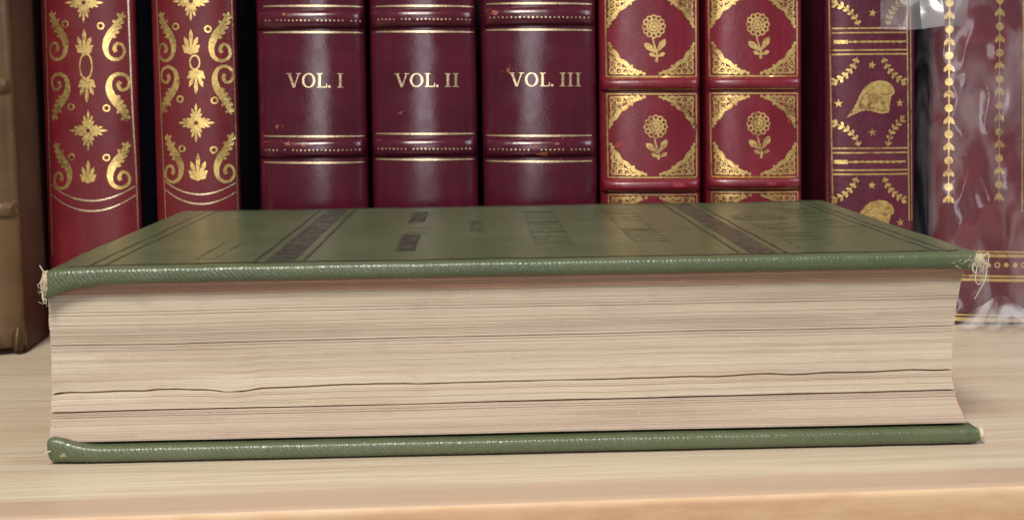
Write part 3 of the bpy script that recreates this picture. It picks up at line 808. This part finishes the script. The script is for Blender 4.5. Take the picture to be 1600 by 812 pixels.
def word(x0, x1, y0, y1, n, heavy, drop):
    """rubbed, unreadable capitals whose height runs along x"""
    o = []; pitch = (y1-y0)/n; Hh = x1-x0
    for k in range(n):
        y = y0+k*pitch; kind = R.randrange(4); st = heavy
        def bar(xa, ya, xb, yb, wd):
            if R.random() > drop: o.extend(strip(xa, ya, xb, yb, wd, 4, 0.15))
        bar(x0, y+pitch*.18, x1, y+pitch*.18, st)
        if kind in (0, 1): bar(x0, y+pitch*.70, x1, y+pitch*.70, st*0.9)
        if kind in (0, 2): bar((x0+x1)/2, y+pitch*.18, (x0+x1)/2, y+pitch*.70, st*0.6)
        if kind in (1, 3): bar(x1-.4, y+pitch*.18, x1-.4, y+pitch*.74, st*0.7)
        if kind in (2, 3): bar(x0+.4, y+pitch*.18, x0+.4, y+pitch*.74, st*0.7)
        bar(x0, y+pitch*.05, x0, y+pitch*.34, st*0.6); bar(x1, y+pitch*.05, x1, y+pitch*.34, st*0.6)
    return o
stamp('stamped_word', word(-31.3, -26.8, 22, 58, 13, 2.1, 0.02), M['ink'])
stamp('stamped_word', word(-31.8, -27.0, 88, 122, 10, 1.5, 0.05), M['ink'])
stamp('stamped_rule', strip(-31, 61, -24.5, 60.5, 1.8, 8)+strip(-30.8, 73, -24.6, 72, 2.2, 8), M['faintink'])
stamp('stamped_word', word(-11.8, -8.4, 60, 90, 5, 1.6, 0.15), M['faintink'])
stamp('stamped_word', word(6.0, 16.5, 26, 122, 19, 1.0, 0.30), M['faintink'])
stamp('stamped_word', word(33.5, 43.5, 19, 123, 17, 1.0, 0.42), M['faintink'])
stamp('stamped_word', word(75, 86, 14, 74, 8, 0.9, 0.35), M['faintink'])
stamp('stamped_word', word(74, 88, 82, 93, 2, 5.5, 0.0), M['faintink'])
stamp('stamped_word', word(93, 104, 58, 128, 8, 1.2, 0.3), M['faintink'])
pr = []
for x0, x1, yy in ((-82.5, -82.0, 47), (-77.5, -77.0, 46)): pr += strip(x0, 13, x1, yy, 0.9, 14, 0.3)
stamp('stamped_rule', pr+strip(-82, 12.5, -77, 12.6, 0.7, 4), M['faintink'])

# frayed corners: bare board and loose threads
def blob(name, c, r, mat, parent, seed):
    bm = bmesh.new(); bmesh.ops.create_icosphere(bm, subdivisions=3, radius=1)
    for v in bm.verts:
        k = 1+0.28*noise.noise(v.co*2.6+Vector((seed, 0, 0)))+0.12*noise.noise(v.co*7+Vector((0, seed, 0)))
        v.co = Vector((v.co.x*r[0]*k+c[0], v.co.y*r[1]*k+c[1], v.co.z*r[2]*k+c[2]))
    me = bpy.data.meshes.new(name); bm.to_mesh(me); bm.free(); me.materials.append(mat)
    me.polygons.foreach_set('use_smooth', [True]*len(me.polygons))
    o = bpy.data.objects.new(name, me); C.objects.link(o); o.parent = parent; return o
def thread(pts, r, parent):
    q = [Vector(p) for p in pts]; qs = []
    for i in range(len(q)-1):
        a = q[max(i-1, 0)]; b_ = q[i]; c = q[i+1]; d = q[min(i+2, len(q)-1)]
        for k in range(5):
            s = k/5; qs.append(0.5*((2*b_)+(c-a)*s+(2*a-5*b_+4*c-d)*s*s+(3*b_-a-3*c+d)*s**3))
    qs.append(q[-1]); vs = []; fs = []
    for i, p in enumerate(qs):
        d = (qs[min(i+1, len(qs)-1)]-qs[max(i-1, 0)]).normalized()
        u = d.cross(Vector((0.3, 1, 0.2))).normalized(); w_ = d.cross(u)
        rr = r*(1-0.6*i/len(qs))
        for k in range(5): vs.append(p+u*rr*math.cos(k*1.2566)+w_*rr*math.sin(k*1.2566))
    for i in range(len(qs)-1):
        for k in range(5): fs.append((i*5+k, i*5+(k+1) % 5, i*5+5+(k+1) % 5, i*5+5+k))
    return mesh('loose_thread', vs, fs, M['thread'], parent, True)
zt = BT-0.002
blob('bare_corner', (-hw+0.0006, 0.0012, zt-0.0022), (0.0011, 0.0016, 0.0034), M['millboard'], ub, 1.0)
blob('bare_corner', (hw-0.0006, 0.0006, zt-0.0002), (0.0016, 0.0014, 0.0019), M['millboard'], ub, 4.0)
blob('bare_corner', (hw+0.0008, 0.0022, 0.0026), (0.0008, 0.0020, 0.0017), M['thread'], lb, 8.0)
blob('rubbed_patch', (-hw+0.0036, 0.0011, 0.0026), (0.0017, 0.0008, 0.0011), M['rubbed'], lb, 6.0)
thread([(hw-0.0005, 0.0004, zt+.001), (hw+0.0012, 0.0002, zt-.001), (hw+0.0009, -0.0004, zt-.0045), (hw-0.0006, -0.0004, zt-.0075), (hw-.0018, -0.0002, zt-.0098)], 0.00021, ub)
thread([(hw-0.001, 0.0, zt-.001), (hw-0.0019, -0.0008, zt-.0045), (hw-0.0012, -0.0009, zt-.006), (hw-.0002, -0.0004, zt-.0055)], 0.00017, ub)
thread([(hw, 0.0005, zt+.0005), (hw+0.002, 0.0004, zt+.0016), (hw+0.0012, -0.0004, zt-.002)], 0.00020, ub)
thread([(hw-.002, -0.0003, zt-.0005), (hw-0.0028, -0.0010, zt-.002), (hw-0.0015, -0.0010, zt-.0036)], 0.00018, ub)
for k in range(18):
    x = hw-0.008*R.random()**1.5; z = zt+R.uniform(-.0014, .0012); y = -0.0002
    thread([(x, y, z), (x+R.uniform(-.0008, .0008), y-R.uniform(.0002, .0006), z+R.uniform(-.0004, .0004)), (x+R.uniform(-.0008, .0008), y-R.uniform(0, .0003), z+R.uniform(-.0009, .0002))], 0.00008, ub)
thread([(-hw+.0006, 0.0004, BT-.001), (-hw-.0004, 0.0006, BT+.0006), (-hw-.0006, 0.0008, BT+.0008)], 0.00016, ub)
thread([(-hw, 0.0002, zt-.003), (-hw+.0004, -0.0004, zt-.0058), (-hw+.0012, -0.0002, zt-.0066)], 0.00022, ub)
vs = []; fs = []      # red-stained edge showing along the lower right corner of the pages
for i in range(31):
    z = Z0+0.0008+0.0125*i/30; rr = 0.00018*(0.5+abs(noise.noise(Vector((z*900, 3, 1)))))
    for k in range(6):
        vs.append((xr(z)+rr*math.cos(k*1.0472), yfront(z)+0.0001+rr*math.sin(k*1.0472), z))
for i in range(30):
    for k in range(6): fs.append((i*6+k, i*6+(k+1) % 6, i*6+6+(k+1) % 6, i*6+6+k))
mesh('red_stained_corner', vs, fs, M['rededge'], gb, True)
for k in range(26):   # fine lint clinging to the worn right corner
    x = hw+R.uniform(-.003, .0012); z = zt+R.uniform(-.003, .001)
    thread([(x, -0.0004, z), (x+R.uniform(-.0006, .0008), -0.0010, z-R.uniform(0, .001)), (x+R.uniform(-.0010, .0012), -0.0008, z-R.uniform(.0004, .0024))], 0.00007, ub)
for k in range(16):
    x = -hw+0.0015*R.random(); z = zt-0.003+R.uniform(-.003, .003)
    thread([(x, -0.0006, z), (x+R.uniform(-.0012, .0008), -0.0010, z-R.uniform(0, .0012)), (x+R.uniform(-.0014, .0010), -0.0006, z-R.uniform(.0004, .002))], 0.00008, ub)
thread([(-hw+.0009, -.0002, .0040), (-hw-.0004, -.0006, .0036), (-hw-.0011, -.0002, .0030)], 0.0002, lb)
